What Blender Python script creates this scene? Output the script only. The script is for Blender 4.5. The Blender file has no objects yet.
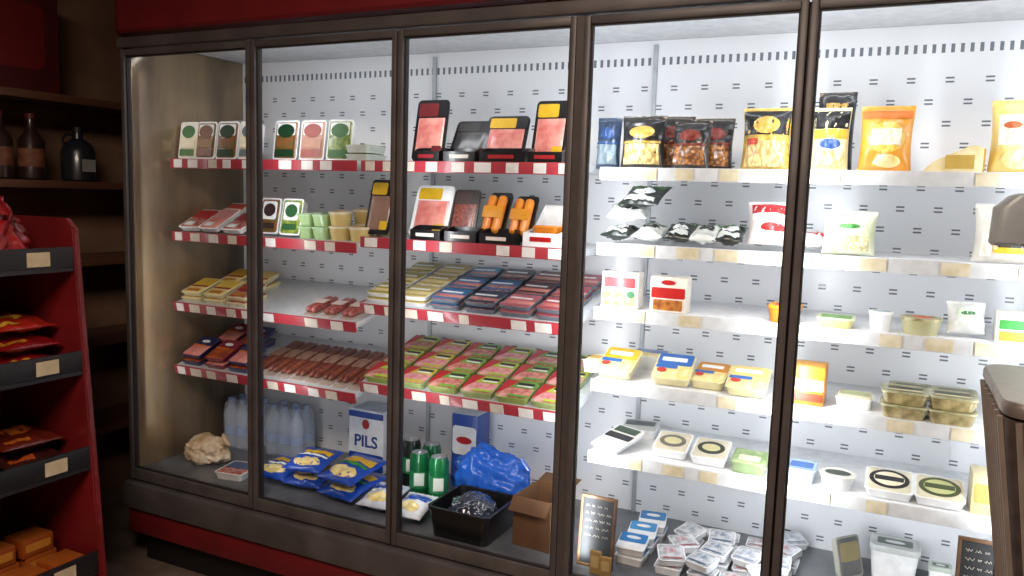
import bpy,bmesh,math,random,re
from mathutils import Vector,Matrix,noise
R=math.radians
S=bpy.context.scene; COL=S.collection
random.seed(7)
try: S.view_settings.view_transform='Standard'
except Exception: pass
# ------------------------------------------------------------------ camera calibration
F=800.0; CD,CH=2.09,1.458
Dn=Vector((-218,7000,800)).normalized()
Xr=-Vector((-1679,-148,800)).normalized(); Xr=(Xr-Dn*Xr.dot(Dn)).normalized()
Yf=Xr.cross(Dn)
def XU(u,y,z):
    p=Yf*(y+CD)+Dn*(CH-z); k=(u-512)/F
    return (k*p.z-p.x)/(Xr.x-k*Xr.z)
def ZV(v,x,y):
    p=Xr*x+Yf*(y+CD)+Dn*CH; k=(v-288)/F
    return (p.y-k*p.z)/(Dn.y-k*Dn.z)
cam=bpy.data.cameras.new('camera'); co=bpy.data.objects.new('camera',cam); COL.objects.link(co)
r_=Vector((Xr.x,Yf.x,-Dn.x)); u_=-Vector((Xr.y,Yf.y,-Dn.y)); b_=-Vector((Xr.z,Yf.z,-Dn.z))
m=Matrix((r_,u_,b_)).transposed().to_4x4(); m.translation=Vector((0,-CD,CH)); co.matrix_world=m
cam.lens=F/1024*36; cam.sensor_width=36; cam.clip_start=.02; S.camera=co
# ------------------------------------------------------------------ materials
def lin(h):
    h=h.lstrip('#'); o=[]
    for i in (0,2,4):
        c=int(h[i:i+2],16)/255; o.append(c/12.92 if c<=.04045 else ((c+.055)/1.055)**2.4)
    return (*o,1)
MC={}
def M(hx,rough=.45,metal=0,coat=0,hx2=None,scale=30,kind='noise',emit=0,bump=0,stretch=None):
    key=(hx,rough,metal,coat,hx2,scale,kind,emit,bump,stretch)
    if key in MC: return MC[key]
    mt=bpy.data.materials.new('surface_'+hx.strip('#')); mt.use_nodes=True
    nt=mt.node_tree; N=nt.nodes; L=nt.links; p=N['Principled BSDF']
    a=lin(hx); b=lin(hx2) if hx2 else tuple([x*.86 for x in a[:3]]+[1])
    tc=N.new('ShaderNodeTexCoord'); src=tc.outputs['Object']
    if stretch:
        mp=N.new('ShaderNodeMapping'); mp.inputs['Scale'].default_value=stretch; L.new(src,mp.inputs[0]); src=mp.outputs[0]
    if kind=='noise':
        t=N.new('ShaderNodeTexNoise'); t.inputs['Scale'].default_value=scale; t.inputs['Detail'].default_value=4; f=t.outputs['Fac']
    elif kind=='wave':
        t=N.new('ShaderNodeTexWave'); t.inputs['Scale'].default_value=scale; t.inputs['Distortion'].default_value=3; f=t.outputs['Fac']
    else:
        t=N.new('ShaderNodeTexVoronoi'); t.inputs['Scale'].default_value=scale; f=t.outputs['Distance']
    L.new(src,t.inputs['Vector'])
    rp=N.new('ShaderNodeValToRGB'); rp.color_ramp.elements[0].position=.35; rp.color_ramp.elements[1].position=.65
    rp.color_ramp.elements[0].color=a; rp.color_ramp.elements[1].color=b
    L.new(f,rp.inputs[0]); L.new(rp.outputs[0],p.inputs['Base Color'])
    p.inputs['Roughness'].default_value=rough; p.inputs['Metallic'].default_value=metal
    p.inputs['Coat Weight'].default_value=coat; p.inputs['Coat Roughness'].default_value=.12
    if emit:
        L.new(rp.outputs[0],p.inputs['Emission Color']); p.inputs['Emission Strength'].default_value=emit
    if bump:
        bp=N.new('ShaderNodeBump'); bp.inputs['Strength'].default_value=bump; bp.inputs['Distance'].default_value=.004
        L.new(f,bp.inputs['Height']); L.new(bp.outputs[0],p.inputs['Normal'])
    MC[key]=mt; return mt
def film(hx,alpha=.25,rough=.08):
    key=('film',hx,alpha,rough)
    if key in MC: return MC[key]
    mt=bpy.data.materials.new('clear_film_'+hx.strip('#')); mt.use_nodes=True; nt=mt.node_tree; N=nt.nodes; L=nt.links; p=N['Principled BSDF']
    lw=N.new('ShaderNodeLayerWeight'); lw.inputs[0].default_value=.5
    pw=N.new('ShaderNodeMath'); pw.operation='POWER'; L.new(lw.outputs['Facing'],pw.inputs[0]); pw.inputs[1].default_value=4
    ma=N.new('ShaderNodeMath'); ma.operation='MULTIPLY_ADD'; L.new(pw.outputs[0],ma.inputs[0]); ma.inputs[1].default_value=.3; ma.inputs[2].default_value=alpha
    L.new(ma.outputs[0],p.inputs['Alpha']); p.inputs['Base Color'].default_value=lin(hx); p.inputs['Roughness'].default_value=rough
    mt.diffuse_color=(*lin(hx)[:3],alpha); MC[key]=mt; return mt
CLEAR=film('#dfe8f0',.24); WATER=film('#c4d6f0',.36)
WHITE=M('#eef0f0',.35,coat=.3); BLACK=M('#141416',.35,coat=.4); RED=M('#b3161b',.4,coat=.3); CREAM=M('#f0e6c8',.5)
HAM=M('#c86660',.3,coat=.8,hx2='#e09a8c',scale=25); MEAT=M('#8e2a26',.3,coat=.8,hx2='#d0988a',scale=60)
SALAMI=M('#5a221c',.35,coat=.6,hx2='#985040',scale=90); CHEESE=M('#e2c872',.35,coat=.8,hx2='#f0e0a8',scale=45)
SHRED=M('#e2ca88',.4,coat=.7,hx2='#a88850',scale=110,kind='voronoi',stretch=(1,1,.4)); GREENF=M('#4e7028',.35,coat=.7,hx2='#98a448',scale=50)
OLIVE=M('#5a5a2c',.35,coat=.7,hx2='#8a4a2c',scale=70); SAUS=M('#5c241a',.35,coat=.7,hx2='#8a4a36',scale=40)
# ------------------------------------------------------------------ meshes
def fin(bm,name,smooth=True,ang=38):
    bmesh.ops.recalc_face_normals(bm,faces=bm.faces)
    me=bpy.data.meshes.new(name); bm.to_mesh(me); bm.free()
    if smooth:
        me.polygons.foreach_set('use_smooth',[True]*len(me.polygons)); me.set_sharp_from_angle(angle=R(ang))
    return me
def box(bm,x0,x1,y0,y1,z0,z1,bev=0):
    g=bmesh.ops.create_cube(bm,size=1)['verts']
    bmesh.ops.scale(bm,vec=(x1-x0,y1-y0,z1-z0),verts=g); bmesh.ops.translate(bm,vec=((x0+x1)/2,(y0+y1)/2,(z0+z1)/2),verts=g)
    if bev:
        es=set(e for v in g for e in v.link_edges)
        bmesh.ops.bevel(bm,geom=list(es),offset=bev,segments=2,affect='EDGES',profile=.6)
def boxm(name,*a,bev=0):
    bm=bmesh.new(); box(bm,*a,bev=bev); return fin(bm,name)
def ring(w,d,r,k):
    r=min(r,w/2-1e-5,d/2-1e-5); pts=[]
    for cx,cy,a0 in ((w/2-r,d/2-r,0),(-w/2+r,d/2-r,90),(-w/2+r,-d/2+r,180),(w/2-r,-d/2+r,270)):
        for i in range(k+1):
            a=R(a0+90*i/k); pts.append((cx+r*math.cos(a),cy+r*math.sin(a)))
    return pts
def loft(bm,levels,k=4,cap=(True,True)):
    prev=None; first=None
    for lv in levels:
        z,w,d,r=lv[:4]; cx,cy=(lv[4],lv[5]) if len(lv)>4 else (0,0)
        cur=[bm.verts.new((x+cx,y+cy,z)) for x,y in ring(w,d,r,k)]
        if prev:
            n=len(cur)
            for i in range(n): bm.faces.new((prev[i],prev[(i+1)%n],cur[(i+1)%n],cur[i]))
        else: first=cur
        prev=cur
    if cap[0]: bm.faces.new(first[::-1])
    if cap[1]: bm.faces.new(prev)
def loftm(name,levels,k=4,cap=(True,True),mat4=None):
    bm=bmesh.new(); loft(bm,levels,k,cap)
    if mat4 is not None: bmesh.ops.transform(bm,matrix=mat4,verts=bm.verts)
    return fin(bm,name)
def circ(name,prof,k=6,cap=(True,True)):
    return loftm(name,[(z,2*r,2*r,r) for z,r in prof],k,cap)
def poly(bm,pts,axis,a,b):
    f=lambda p,t:{'x':(t,p[0],p[1]),'y':(p[0],t,p[1]),'z':(p[0],p[1],t)}[axis]
    A=[bm.verts.new(f(p,a)) for p in pts]; B=[bm.verts.new(f(p,b)) for p in pts]; n=len(pts)
    bm.faces.new(A); bm.faces.new(B[::-1])
    for i in range(n): bm.faces.new((A[i],B[i],B[(i+1)%n],A[(i+1)%n]))
def tube(bm,pts,r,n=8):
    prev=None
    for i,p in enumerate(pts):
        p=Vector(p); t=(Vector(pts[min(i+1,len(pts)-1)])-Vector(pts[max(i-1,0)])).normalized()
        a=t.cross(Vector((.31,.17,.93))).normalized(); b=t.cross(a)
        cur=[bm.verts.new(p+a*r*math.cos(2*math.pi*j/n)+b*r*math.sin(2*math.pi*j/n)) for j in range(n)]
        if prev:
            for j in range(n): bm.faces.new((prev[j],prev[(j+1)%n],cur[(j+1)%n],cur[j]))
        else: bm.faces.new(cur[::-1])
        prev=cur
    bm.faces.new(prev)
def pil(u,v,side,w,h,t,seed,off=0):
    s=.07; vv=min(1,max(0,(v-.02)/(1-s-.02)))
    bul=(max(0,math.sin(math.pi*u))**.55)*(max(0,math.sin(math.pi*vv**.8))**.5)
    x=(u-.5)*w*(1-.07*math.sin(math.pi*vv)); z=v*h
    wr=noise.noise(Vector((u*5,v*5,seed*3.7+side)))*.009+noise.noise(Vector((u*13,v*11,seed*1.7+side)))*.0045
    y=-side*(t/2*bul+.0008+wr*min(1,bul*2)*min(1,t/.03)+off)
    y+=math.sin(u*40)*.0012*(1 if v>1-s else 0)
    return (x,y,z)
def pillow(name,w,h,t,seed):
    bm=bmesh.new(); nu,nv=16,18; G={}
    for sd in (1,-1):
        for i in range(nu+1):
            for j in range(nv+1): G[sd,i,j]=bm.verts.new(pil(i/nu,j/nv,sd,w,h,t,seed))
        for i in range(nu):
            for j in range(nv): bm.faces.new((G[sd,i,j],G[sd,i+1,j],G[sd,i+1,j+1],G[sd,i,j+1]))
    B=[(i,0) for i in range(nu)]+[(nu,j) for j in range(nv)]+[(nu-i,nv) for i in range(nu)]+[(0,nv-j) for j in range(nv)]
    for q in range(len(B)):
        a,b=B[q],B[(q+1)%len(B)]
        bm.faces.new((G[1,*a],G[-1,*a],G[-1,*b],G[1,*b]))
    return fin(bm,name,ang=70)
def patch(name,w,h,t,seed,u0,u1,v0,v1,ell,off):
    bm=bmesh.new(); n=12; V={}
    for i in range(n+1):
        for j in range(n+1):
            a,b=i/n*2-1,j/n*2-1
            if ell: a,b=a*math.sqrt(1-b*b/2),b*math.sqrt(1-a*a/2)
            V[i,j]=bm.verts.new(pil((u0+u1)/2+a*(u1-u0)/2,(v0+v1)/2+b*(v1-v0)/2,1,w,h,t,seed,off))
    for i in range(n):
        for j in range(n): bm.faces.new((V[i,j],V[i+1,j],V[i+1,j+1],V[i,j+1]))
    return fin(bm,name,ang=80)
# ------------------------------------------------------------------ things
def thing(name,label,cat,group=None,loc=(0,0,0)):
    o=bpy.data.objects.new(name,None); COL.objects.link(o); o.empty_display_size=.05; o.location=loc
    o['label']=label; o['category']=cat
    if group: o['group']=group
    return o
def part(name,me,mt,parent,label=None):
    o=bpy.data.objects.new(name,me); COL.objects.link(o); o.parent=parent
    if mt:
        if not me.materials: me.materials.append(mt)
    if label: o['label']=label
    return o
def struct(name,me,mt):
    o=part(name,me,mt,None); o['kind']='structure'; return o
def single(name,me,mt,label,cat,group=None):
    o=part(name,me,mt,None); o['label']=label; o['category']=cat
    if group: o['group']=group
    return o
def dup(root,label,group=None):
    r=root.copy(); COL.objects.link(r); r['label']=label
    if group: r['group']=group
    for ch in list(root.children):
        c=ch.copy(); COL.objects.link(c); c.parent=r
        for g in list(ch.children):
            d=g.copy(); COL.objects.link(d); d.parent=c
    return r
TAN=math.tan
YF=.16
SH={'A1':(-2.555,-1.675,1.56,0),'A2':(-2.555,-1.675,1.28,4),'A3':(-2.555,-1.675,1.003,12),'A4':(-2.555,-1.675,.75,14),
    'B1':(-1.655,-.86,1.56,0),'B2':(-1.655,-.86,1.303,0),'B3':(-1.655,-.86,1.074,14),'B4':(-1.655,-.86,.797,15),
    'C1':(-.80,.925,1.548,0),'C2':(-.80,.925,1.328,0),'C3':(-.80,.925,1.136,0),'C4':(-.80,.925,.917,0),'C5':(-.80,.925,.694,0),
    'D':(-2.56,.93,.37,0)}
def zb(sh,y): return SH[sh][2]+(y-YF)*TAN(R(SH[sh][3])) if sh!='D' else SH[sh][2]
def put(o,x,y,sh,rx=0,rz=0,dz=0):
    o.rotation_mode='ZXY' if rx==0 else 'XYZ'
    o.location=(x,y,zb(sh,y)+dz+.0005); o.rotation_euler=(R(SH[sh][3]+rx),0,R(rz)); return o
ORD=['first','second','third','fourth','fifth','sixth','seventh','eighth','ninth','tenth','eleventh','twelfth']
def decal_top(name,w,d,z,x0,x1,y0,y1,ell):
    cx,cy=(x0+x1)/2*w,(y0+y1)/2*d; W,Dd=(x1-x0)*w,(y1-y0)*d
    r=min(W,Dd)/2 if ell==1 else min(W,Dd)*.12
    bm=bmesh.new()
    if ell==1:
        ringp=[(cx+W/2*math.cos(2*math.pi*i/24),cy+Dd/2*math.sin(2*math.pi*i/24)) for i in range(24)]; poly(bm,ringp,'z',z,z+.0008)
    elif ell==2: poly(bm,[(cx-W/2,cy-Dd/2),(cx+W/2,cy+Dd/2),(cx-W/2,cy+Dd/2)],'z',z,z+.0008)
    else: loft(bm,[(z,W,Dd,r,cx,cy),(z+.0008,W,Dd,r,cx,cy)],2)
    return fin(bm,name)
def flatpack(name,label,cat,w,d,h,tray,food,decals,group=None,fr=.92):
    t=thing(name,label,cat,group); r=min(w,d)*.12
    part('tray',loftm('tray',[(0,w*.88,d*.88,r*.8),(h*.8,w*.97,d*.97,r),(h*.8,w,d,r),(h*.92,w,d,r)]),tray,t)
    part('contents',loftm('contents',[(h*.9,w*fr,d*fr,r*.8),(h*.98,w*(fr-.04),d*(fr-.04),r*.7),(h*1.02,w*(fr-.2),d*(fr-.2),r*.5)]),food,t)
    for k,(pn,mt,x0,x1,y0,y1,e) in enumerate(decals):
        part(pn,decal_top(pn,w,d,h*1.02+.0002+k*.0009,x0,x1,y0,y1,e),mt,t)
    return t
def pouch(name,label,cat,w,h,t_,body,patches,seed,group=None):
    t=thing(name,label,cat,group)
    part('bag',pillow('bag',w,h,t_,seed),body,t)
    for k,(pn,mt,u0,u1,v0,v1,e) in enumerate(patches):
        part(pn,patch(pn,w,h,t_,seed,u0,u1,v0,v1,e,.0008+k*.0007),mt,t)
    return t
def carton(name,label,cat,w,d,h,body,decals,group=None,topm=None):
    t=thing(name,label,cat,group)
    part('box',boxm('box',-w/2,w/2,-d/2,d/2,0,h,bev=.003),body,t)
    mx=Matrix.Translation((0,-d/2-.0002,h/2))@Matrix.Rotation(R(90),4,'X')
    for k,(pn,mt,x0,x1,y0,y1,e) in enumerate(decals):
        me=decal_top(pn,w,h,k*.0009,x0,x1,y0,y1,e); me.transform(mx); part(pn,me,mt,t)
    if topm: part('top_flap',boxm('top_flap',-w*.47,w*.47,-d*.45,d*.45,h,h+.002,bev=.0006),topm,t)
    return t
def tub(name,label,cat,w,d,h,rnd,body,lid,decals,group=None):
    t=thing(name,label,cat,group); r=min(w,d)/2 if rnd else min(w,d)*.18; k=7 if rnd else 4
    part('tub',loftm('tub',[(0,w*.8,d*.8,r*.8),(h*.1,w*.83,d*.83,r*.83),(h*.85,w*.95,d*.95,r*.95)],k),body,t)
    part('lid',loftm('lid',[(h*.84,w*.99,d*.99,r*.99),(h*.86,w,d,r),(h*.97,w,d,r),(h,w*.97,d*.97,r*.97),(h,w*.9,d*.9,r*.9),(h*.985,w*.88,d*.88,r*.88)],k),lid,t)
    for q,(pn,mt,x0,x1,y0,y1,e) in enumerate(decals):
        part(pn,decal_top(pn,w,d,h*.985+.0002+q*.0009,x0,x1,y0,y1,e),mt,t)
    return t
def disptray(name,label,w,d,h,hb,body,lab,group=None):
    t=thing(name,label,'display tray',group); bm=bmesh.new()
    box(bm,-w/2,w/2,-d/2,d/2,0,.003); box(bm,-w/2,w/2,-d/2,-d/2+.003,.003,h); box(bm,-w/2,w/2,d/2-.003,d/2,.003,hb)
    for s in (-1,1):
        x=s*(w/2-.0015); poly(bm,[(-d/2+.003,.003),(d/2-.003,.003),(d/2-.003,hb),(0,h*1.3),(-d/2+.003,h)],'x',x-.0015,x+.0015)
    part('tray',fin(bm,'tray',False),body,t)
    part('front_label',boxm('front_label',-w*.3,w*.3,-d/2-.001,-d/2-.0002,h*.4,h*.72),lab,t)
    return t
# ------------------------------------------------------------------ room shell
FLOOR=M('#85756a',.5,hx2='#64564c',scale=6,bump=.1); WALLM=M('#8a6a54',.8,hx2='#725642',scale=5); CEIL=M('#3a332e',.9)
WX0,WX1,WY0,WY1,HZ=-3.25,2.2,-4.2,.72,2.75
struct('floor',boxm('floor',WX0-.1,WX1+.1,WY0-.1,WY1+.1,-.1,0),FLOOR)
struct('ceiling',boxm('ceiling',WX0-.1,WX1+.1,WY0-.1,WY1+.1,HZ,HZ+.1),CEIL)
struct('wall_left',boxm('wall_left',WX0-.1,WX0,WY0,WY1,0,HZ),WALLM)
struct('wall_right',boxm('wall_right',WX1,WX1+.1,WY0,WY1,0,HZ),WALLM)
struct('wall_back',boxm('wall_back',WX0-.1,WX1+.1,WY1,WY1+.1,0,HZ),WALLM)
struct('wall_front',boxm('wall_front',WX0-.1,WX1+.1,WY0-.1,WY0,0,HZ),WALLM)
# ------------------------------------------------------------------ the refrigerated case
case=thing('refrigerated_display_case','long multi-door glass-fronted refrigerated display case with red header and base stripe','refrigerator')
FRAME=M('#6a6463',.42,.2,hx2='#585352',scale=8); REDM=M('#7c1c22',.5,coat=.1,hx2='#68171c',scale=6); DARK=M('#1b1716',.5)
X0,X1=-2.60,.965
def panelmat():
    mt=bpy.data.materials.new('perforated_white_panel'); mt.use_nodes=True; nt=mt.node_tree; N=nt.nodes; L=nt.links; p=N['Principled BSDF']
    tc=N.new('ShaderNodeTexCoord'); sp=N.new('ShaderNodeSeparateXYZ'); L.new(tc.outputs['Object'],sp.inputs[0])
    def mth(op,a,b=None,c=None):
        n=N.new('ShaderNodeMath'); n.operation=op
        for i,v in enumerate((a,b,c)):
            if v is None: continue
            if isinstance(v,(int,float)): n.inputs[i].default_value=v
            else: L.new(v,n.inputs[i])
        return n.outputs[0]
    x,z=sp.outputs[0],sp.outputs[2]
    q=mth('DIVIDE',z,.062); row=mth('FLOOR',q); off=mth('MULTIPLY',mth('MODULO',row,2),.5)
    fx=mth('FRACT',mth('ADD',mth('ADD',mth('DIVIDE',x,.1),off),100)); fz=mth('FRACT',q)
    mx=mth('LESS_THAN',mth('ABSOLUTE',mth('SUBTRACT',fx,.5)),.11)
    dz=mth('ABSOLUTE',mth('SUBTRACT',mth('ABSOLUTE',mth('SUBTRACT',fz,.5)),.09)); mz=mth('LESS_THAN',dz,.04)
    slot=mth('MULTIPLY',mth('MULTIPLY',mx,mz),mth('LESS_THAN',z,1.87))
    f2=mth('LESS_THAN',mth('FRACT',mth('ADD',mth('DIVIDE',x,.024),200)),.4)
    band=mth('MULTIPLY',mth('GREATER_THAN',z,1.905),mth('LESS_THAN',z,1.93)); slot=mth('ADD',slot,mth('MULTIPLY',f2,band))
    mix=N.new('ShaderNodeMix'); mix.data_type='RGBA'; mix.inputs[6].default_value=lin('#ecedef'); mix.inputs[7].default_value=lin('#6a7078')
    L.new(slot,mix.inputs[0]); L.new(mix.outputs[2],p.inputs['Base Color']); p.inputs['Roughness'].default_value=.3
    return mt
part('back_panel',boxm('back_panel',X0+.02,X1-.02,.56,.58,.34,1.985),panelmat(),case)
part('outer_back',boxm('outer_back',X0,X1,.6,.66,.12,1.985),DARK,case)
part('end_panel',boxm('end_panel',X0,X0+.022,.002,.6,.12,1.985,bev=.004),M('#a08a6c',.2,.35,coat=.3,hx2='#64564a',scale=5,stretch=(1,1,.25)),case,'tan glossy inner left end panel')
part('end_panel',boxm('end_panel',X1-.022,X1,.002,.6,.12,1.985,bev=.004),M('#c8c8c8',.4),case)
part('roof_panel',boxm('roof_panel',X0+.022,X1-.022,.002,.6,1.986,1.994),M('#d8dadd',.5),case)
part('deck',boxm('deck',X0+.022,X1-.022,.004,.56,.33,.37,bev=.004),M('#76797e',.35,.3,hx2='#5c5f64',scale=10),case,'grey steel floor deck')
part('bumper',boxm('bumper',X0-.01,X1+.01,-.055,.0,.225,.328,bev=.015),FRAME,case,'dark grey metal bumper')
part('red_stripe',boxm('red_stripe',X0,X1,-.035,0,.125,.222,bev=.006),REDM,case,'red base stripe')
part('kick_plate',boxm('kick_plate',X0+.03,X1-.03,.02,.6,0,.125),DARK,case,'black kick plate')
bm=bmesh.new(); loft(bm,[(1.995,X1-X0+.04,.5,.09,(X0+X1)/2,.19),(2.005,X1-X0+.06,.52,.1,(X0+X1)/2,.19),(2.11,X1-X0+.06,.52,.1,(X0+X1)/2,.19),(2.125,X1-X0+.03,.49,.09,(X0+X1)/2,.19)],6)
part('header',fin(bm,'header'),REDM,case,'red rounded top header')
part('header_trim',boxm('header_trim',X0,X1,-.04,.0,1.948,1.984,bev=.004),FRAME,case,'dark metal trim above the doors')
MX=[-2.597,-1.974,-1.392,-.808,-.228,.355,.94]
for i in range(6):
    g0=.011 if i==3 else .0025; g1=.011 if i==2 else .0025
    a,b=MX[i]+g0,MX[i+1]-g1; z0,z1=.335,1.944; sw=.018
    bm=bmesh.new()
    box(bm,a,a+sw,-.03,0,z0,z1,bev=.004); box(bm,b-sw,b,-.03,0,z0,z1,bev=.004)
    box(bm,a+sw,b-sw,-.028,-.002,z0,z0+.042,bev=.003); box(bm,a+sw,b-sw,-.028,-.002,z1-.022,z1,bev=.003)
    d=part('door',fin(bm,'door'),FRAME,case)
    bm=bmesh.new(); e=.005; ia,ib,iz0,iz1=a+sw,b-sw,z0+.042,z1-.022
    box(bm,ia,ia+e,-.02,-.008,iz0,iz1); box(bm,ib-e,ib,-.02,-.008,iz0,iz1); box(bm,ia+e,ib-e,-.02,-.008,iz0,iz0+e); box(bm,ia+e,ib-e,-.02,-.008,iz1-e,iz1)
    part('gasket',fin(bm,'gasket',False),M('#2c2829',.6),d)
for x in MX[1:-1]:
    part('mullion',boxm('mullion',x-.018,x+.018,.001,.009,.372,1.944),M('#5a4c48',.4,.4),case)
part('module_post',boxm('module_post',-.8185,-.7975,-.026,.0,.335,1.944),M('#5e5857',.4,.3),case)
for x in (XU(433,.55,1.7),XU(652,.55,1.7),.55):
    bm=bmesh.new(); box(bm,x-.007,x+.007,.55,.56,.37,1.97)
    part('upright',fin(bm,'upright',False),M('#b4b8bc',.4,.3),case)
STRIP=M('#f4f8ff',.5,emit=3)
for x in (-1.974,-1.392,-.819,-.797,-.228,.355,.915):
    part('light_strip',boxm('light_strip',x-.006,x+.006,.010,.017,.42,1.9),STRIP,case)
for nm,(a,b,z,tl) in SH.items():
    if nm=='D': continue
    mats=(M('#c8cbce',.3,.1) if nm[0]!='C' else M('#eceef0',.3))
    sh=part('shelf',boxm('shelf',a,b,0,.385,-.02,0,bev=.002),mats,case); sh.location=(0,YF,z); sh.rotation_euler.x=R(tl)
    part('price_rail',boxm('price_rail',a,b,-.008,-.001,-.033,.004,bev=.001),(M('#a0303a',.4,coat=.3) if nm[0]!='C' else M('#d8dada',.3,coat=.4)),sh)
    x=a+.02
    while x<b-.06:
        w=random.uniform(.035,.06) if nm[0]!='C' else random.choice([.05,.062])
        if random.random()<(.82 if nm[0]!='C' else .7):
            part('price_ticket',boxm('price_ticket',x,x+w,-.0105,-.0085,-.030,.001),(random.choice((M('#dcd6d0',.5),M('#cfc4b4',.5))) if nm[0]!='C' else M('#c8bc98',.5,hx2='#dcd2b8')),sh)
        x+=w+(random.uniform(.03,.06) if nm[0]!='C' else random.uniform(.03,.11))
# ------------------------------------------------------------------ SECTION A (left)
def bbox(u0,v0,u1,y,sh):
    z=zb(sh,y); a,b=XU(u0,y,z),XU(u1,y,z); x=(a+b)/2
    return x,(b-a)*.95,ZV(v0,x,y)-z
GREENL=M('#1f6b38',.4,coat=.5); PALEG=M('#a8cc9c',.4,coat=.5); BROWNL=M('#6b4030',.4,coat=.5)
rowA1=[(179,198,'green oval',GREENL,CREAM),(199,219,'brown oval',BROWNL,OLIVE),(219,241,'blackish green oval',M('#20381c',.4),OLIVE),
 (241,263,'grey oval',M('#6c7478',.4),CREAM),(276,301,'green and black oval',M('#14381e',.4),OLIVE),(302,328,'rose oval',M('#a8645c',.4),M('#c89884',.4,coat=.5)),(329,355,'moss green oval',M('#3c6a30',.4),GREENF)]
for i,(u0,u1,dsc,mt,fd) in enumerate(rowA1):
    x,w,h=bbox(u0,119,u1,.22,'A1'); x=max(x,-2.565+w/2)
    o=flatpack('deli_pack','white-rimmed deli pack with %s label, %s from left, top left shelf'%(dsc,ORD[i]),'deli pack',w,.145,.03,WHITE,fd,
        [('label',WHITE,-.38,.38,.12,.42,0),('oval_label',mt,-.35,.35,.06,.4,1),('lower_label',mt,-.38,.38,-.42,-.24,0),('window',fd,-.38,.38,-.2,.04,0)],'white-rimmed deli packs on the top left shelf')
    put(o,x,.235,'A1',rx=82,dz=.0725*math.sin(R(82)))
for i,(u,y) in enumerate(((366,.24),(366,.38))):
    for lv in range(2):
        o=flatpack('flat_pack','low flat deli pack, %s, right end of the top left shelf'%(('front lower','front upper'),('rear lower','rear upper'))[i][lv],'deli pack',.1,.12,.028,M('#c8d0c8',.3,coat=.6),GREENF,[('label',WHITE,-.3,.3,-.25,.25,0)])
        put(o,XU(u,y,1.56),y,'A1',dz=lv*.031)
o=pouch('clear_bag','crumpled clear grey bag behind deli packs on the top left shelf','bag',.17,.17,.04,M('#8a9194',.25,coat=.6),[('label',M('#b8bcbc',.3),.2,.8,.35,.7,0)],3); put(o,-2.40,.40,'A1')
# A2
for i,(u,y,c1,dsc) in enumerate(((202,.23,'#a82a2c','red'),(222,.23,'#c88c8c','pink'),(244,.23,'#8c2428','maroon'),(232,.38,'#b84a40','brick red'),(256,.38,'#c89890','pale pink'))):
    rx=(22,26,20,30,26)[i]
    o=flatpack('sliced_meat_pack','%s sliced meat pack, tilted, %s, second left shelf'%(dsc,'in front row' if y<.3 else 'in back row'),'meat pack',.1,.15,.022,WHITE,MEAT if i%2==0 else HAM,[('label',M(c1,.4,coat=.5),-.44,.44,.0,.44,0),('price_sticker',WHITE,-.3,.1,-.4,-.22,0)],'sliced meat packs on the second left shelf')
    put(o,XU(u,y,zb('A2',y)),y,'A2',rx=rx,rz=(3,-4,2,-3,4)[i],dz=.075*math.sin(R(rx))+.003)
for i,(u0,v0,u1,mt,dsc) in enumerate(((264,200,284,M('#3a2c2a',.4),'dark brown oval'),(285,201,306,M('#2c5a34',.4),'green oval'))):
    x,w,h=bbox(u0,v0,u1,.22,'A2')
    o=flatpack('deli_pack','white-rimmed deli pack with %s label standing on the second left shelf'%dsc,'deli pack',w,.135,.035,WHITE,(OLIVE,GREENF)[i],[('label',WHITE,-.36,.36,-.1,.4,0),('oval_label',mt,-.3,.3,-.02,.34,1),('lower_label',mt,-.34,.34,-.36,-.2,0)])
    put(o,x,.23,'A2',rx=74,dz=.0675)
for i,u in enumerate((312,327)):
    for lv in range(2):
        o=tub('spread_tub','pale green square tub, %s %s, beside the deli packs, second left shelf'%(('left','right')[i],('lower','upper')[lv]),'tub',.066,.09,.045,False,M('#a8c88c',.35,coat=.4),PALEG,[('label',M('#d8e4d0',.4),-.4,.4,-.3,.3,0),('green_mark',GREENL,-.25,.25,-.15,.15,1)])
        put(o,XU(u,.24,1.28),.235,'A2',dz=lv*.0455)
for i,(u,y) in enumerate(((341,.235),(361,.235),(341,.35),(361,.36))):
    for lv in range(2 if i!=1 else 1):
        o=tub('salad_tub','round cream salad tub, %s of the right-hand four%s, second left shelf'%(('front left','front right','back left','back right')[i],('',' on top')[lv]),'tub',.085,.085,.05,True,M('#d4bc78',.35,coat=.5),M('#dcd4b4',.3,coat=.5),[('label',M('#c8a04a',.4),-.3,.3,-.2,.2,0)],'round salad tubs on the second left shelf')
        put(o,XU(u,.235,1.28)+(.02 if i>1 else 0),y,'A2',dz=lv*.0505)
# A3
for i,(u,y,c1,dsc) in enumerate(((203,.24,'#d0ac38','yellow'),(225,.24,'#e0c050','pale yellow'),(248,.24,'#a8402c','red'),(238,.385,'#d0a838','golden'),(262,.385,'#e0c870','light golden'))):
    for lv in range(2):
        lab='%s sliced pack, %s of pair, %s on the third left shelf'%(dsc,('lower','upper')[lv],'in front' if y<.3 else 'at the back')
        if lv==0: o=flatpack('sliced_cheese_pack',lab,'sliced pack',.102,.135,.018,M('#e0d8b0',.4,coat=.4),CHEESE if i!=2 else MEAT,[('label',M(c1,.4,coat=.5),-.44,.44,.0,.44,0),('stripe',M('#8e2026',.4),-.42,.42,-.1,-.02,0),('base_label',M('#b87828',.4),-.3,.3,-.4,-.24,0)],'sliced packs on the third left shelf')
        else: o=dup(o,lab)
        put(o,XU(u,y,zb('A3',y)),y,'A3',rx=8 if lv else 0,dz=lv*.031)
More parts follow.
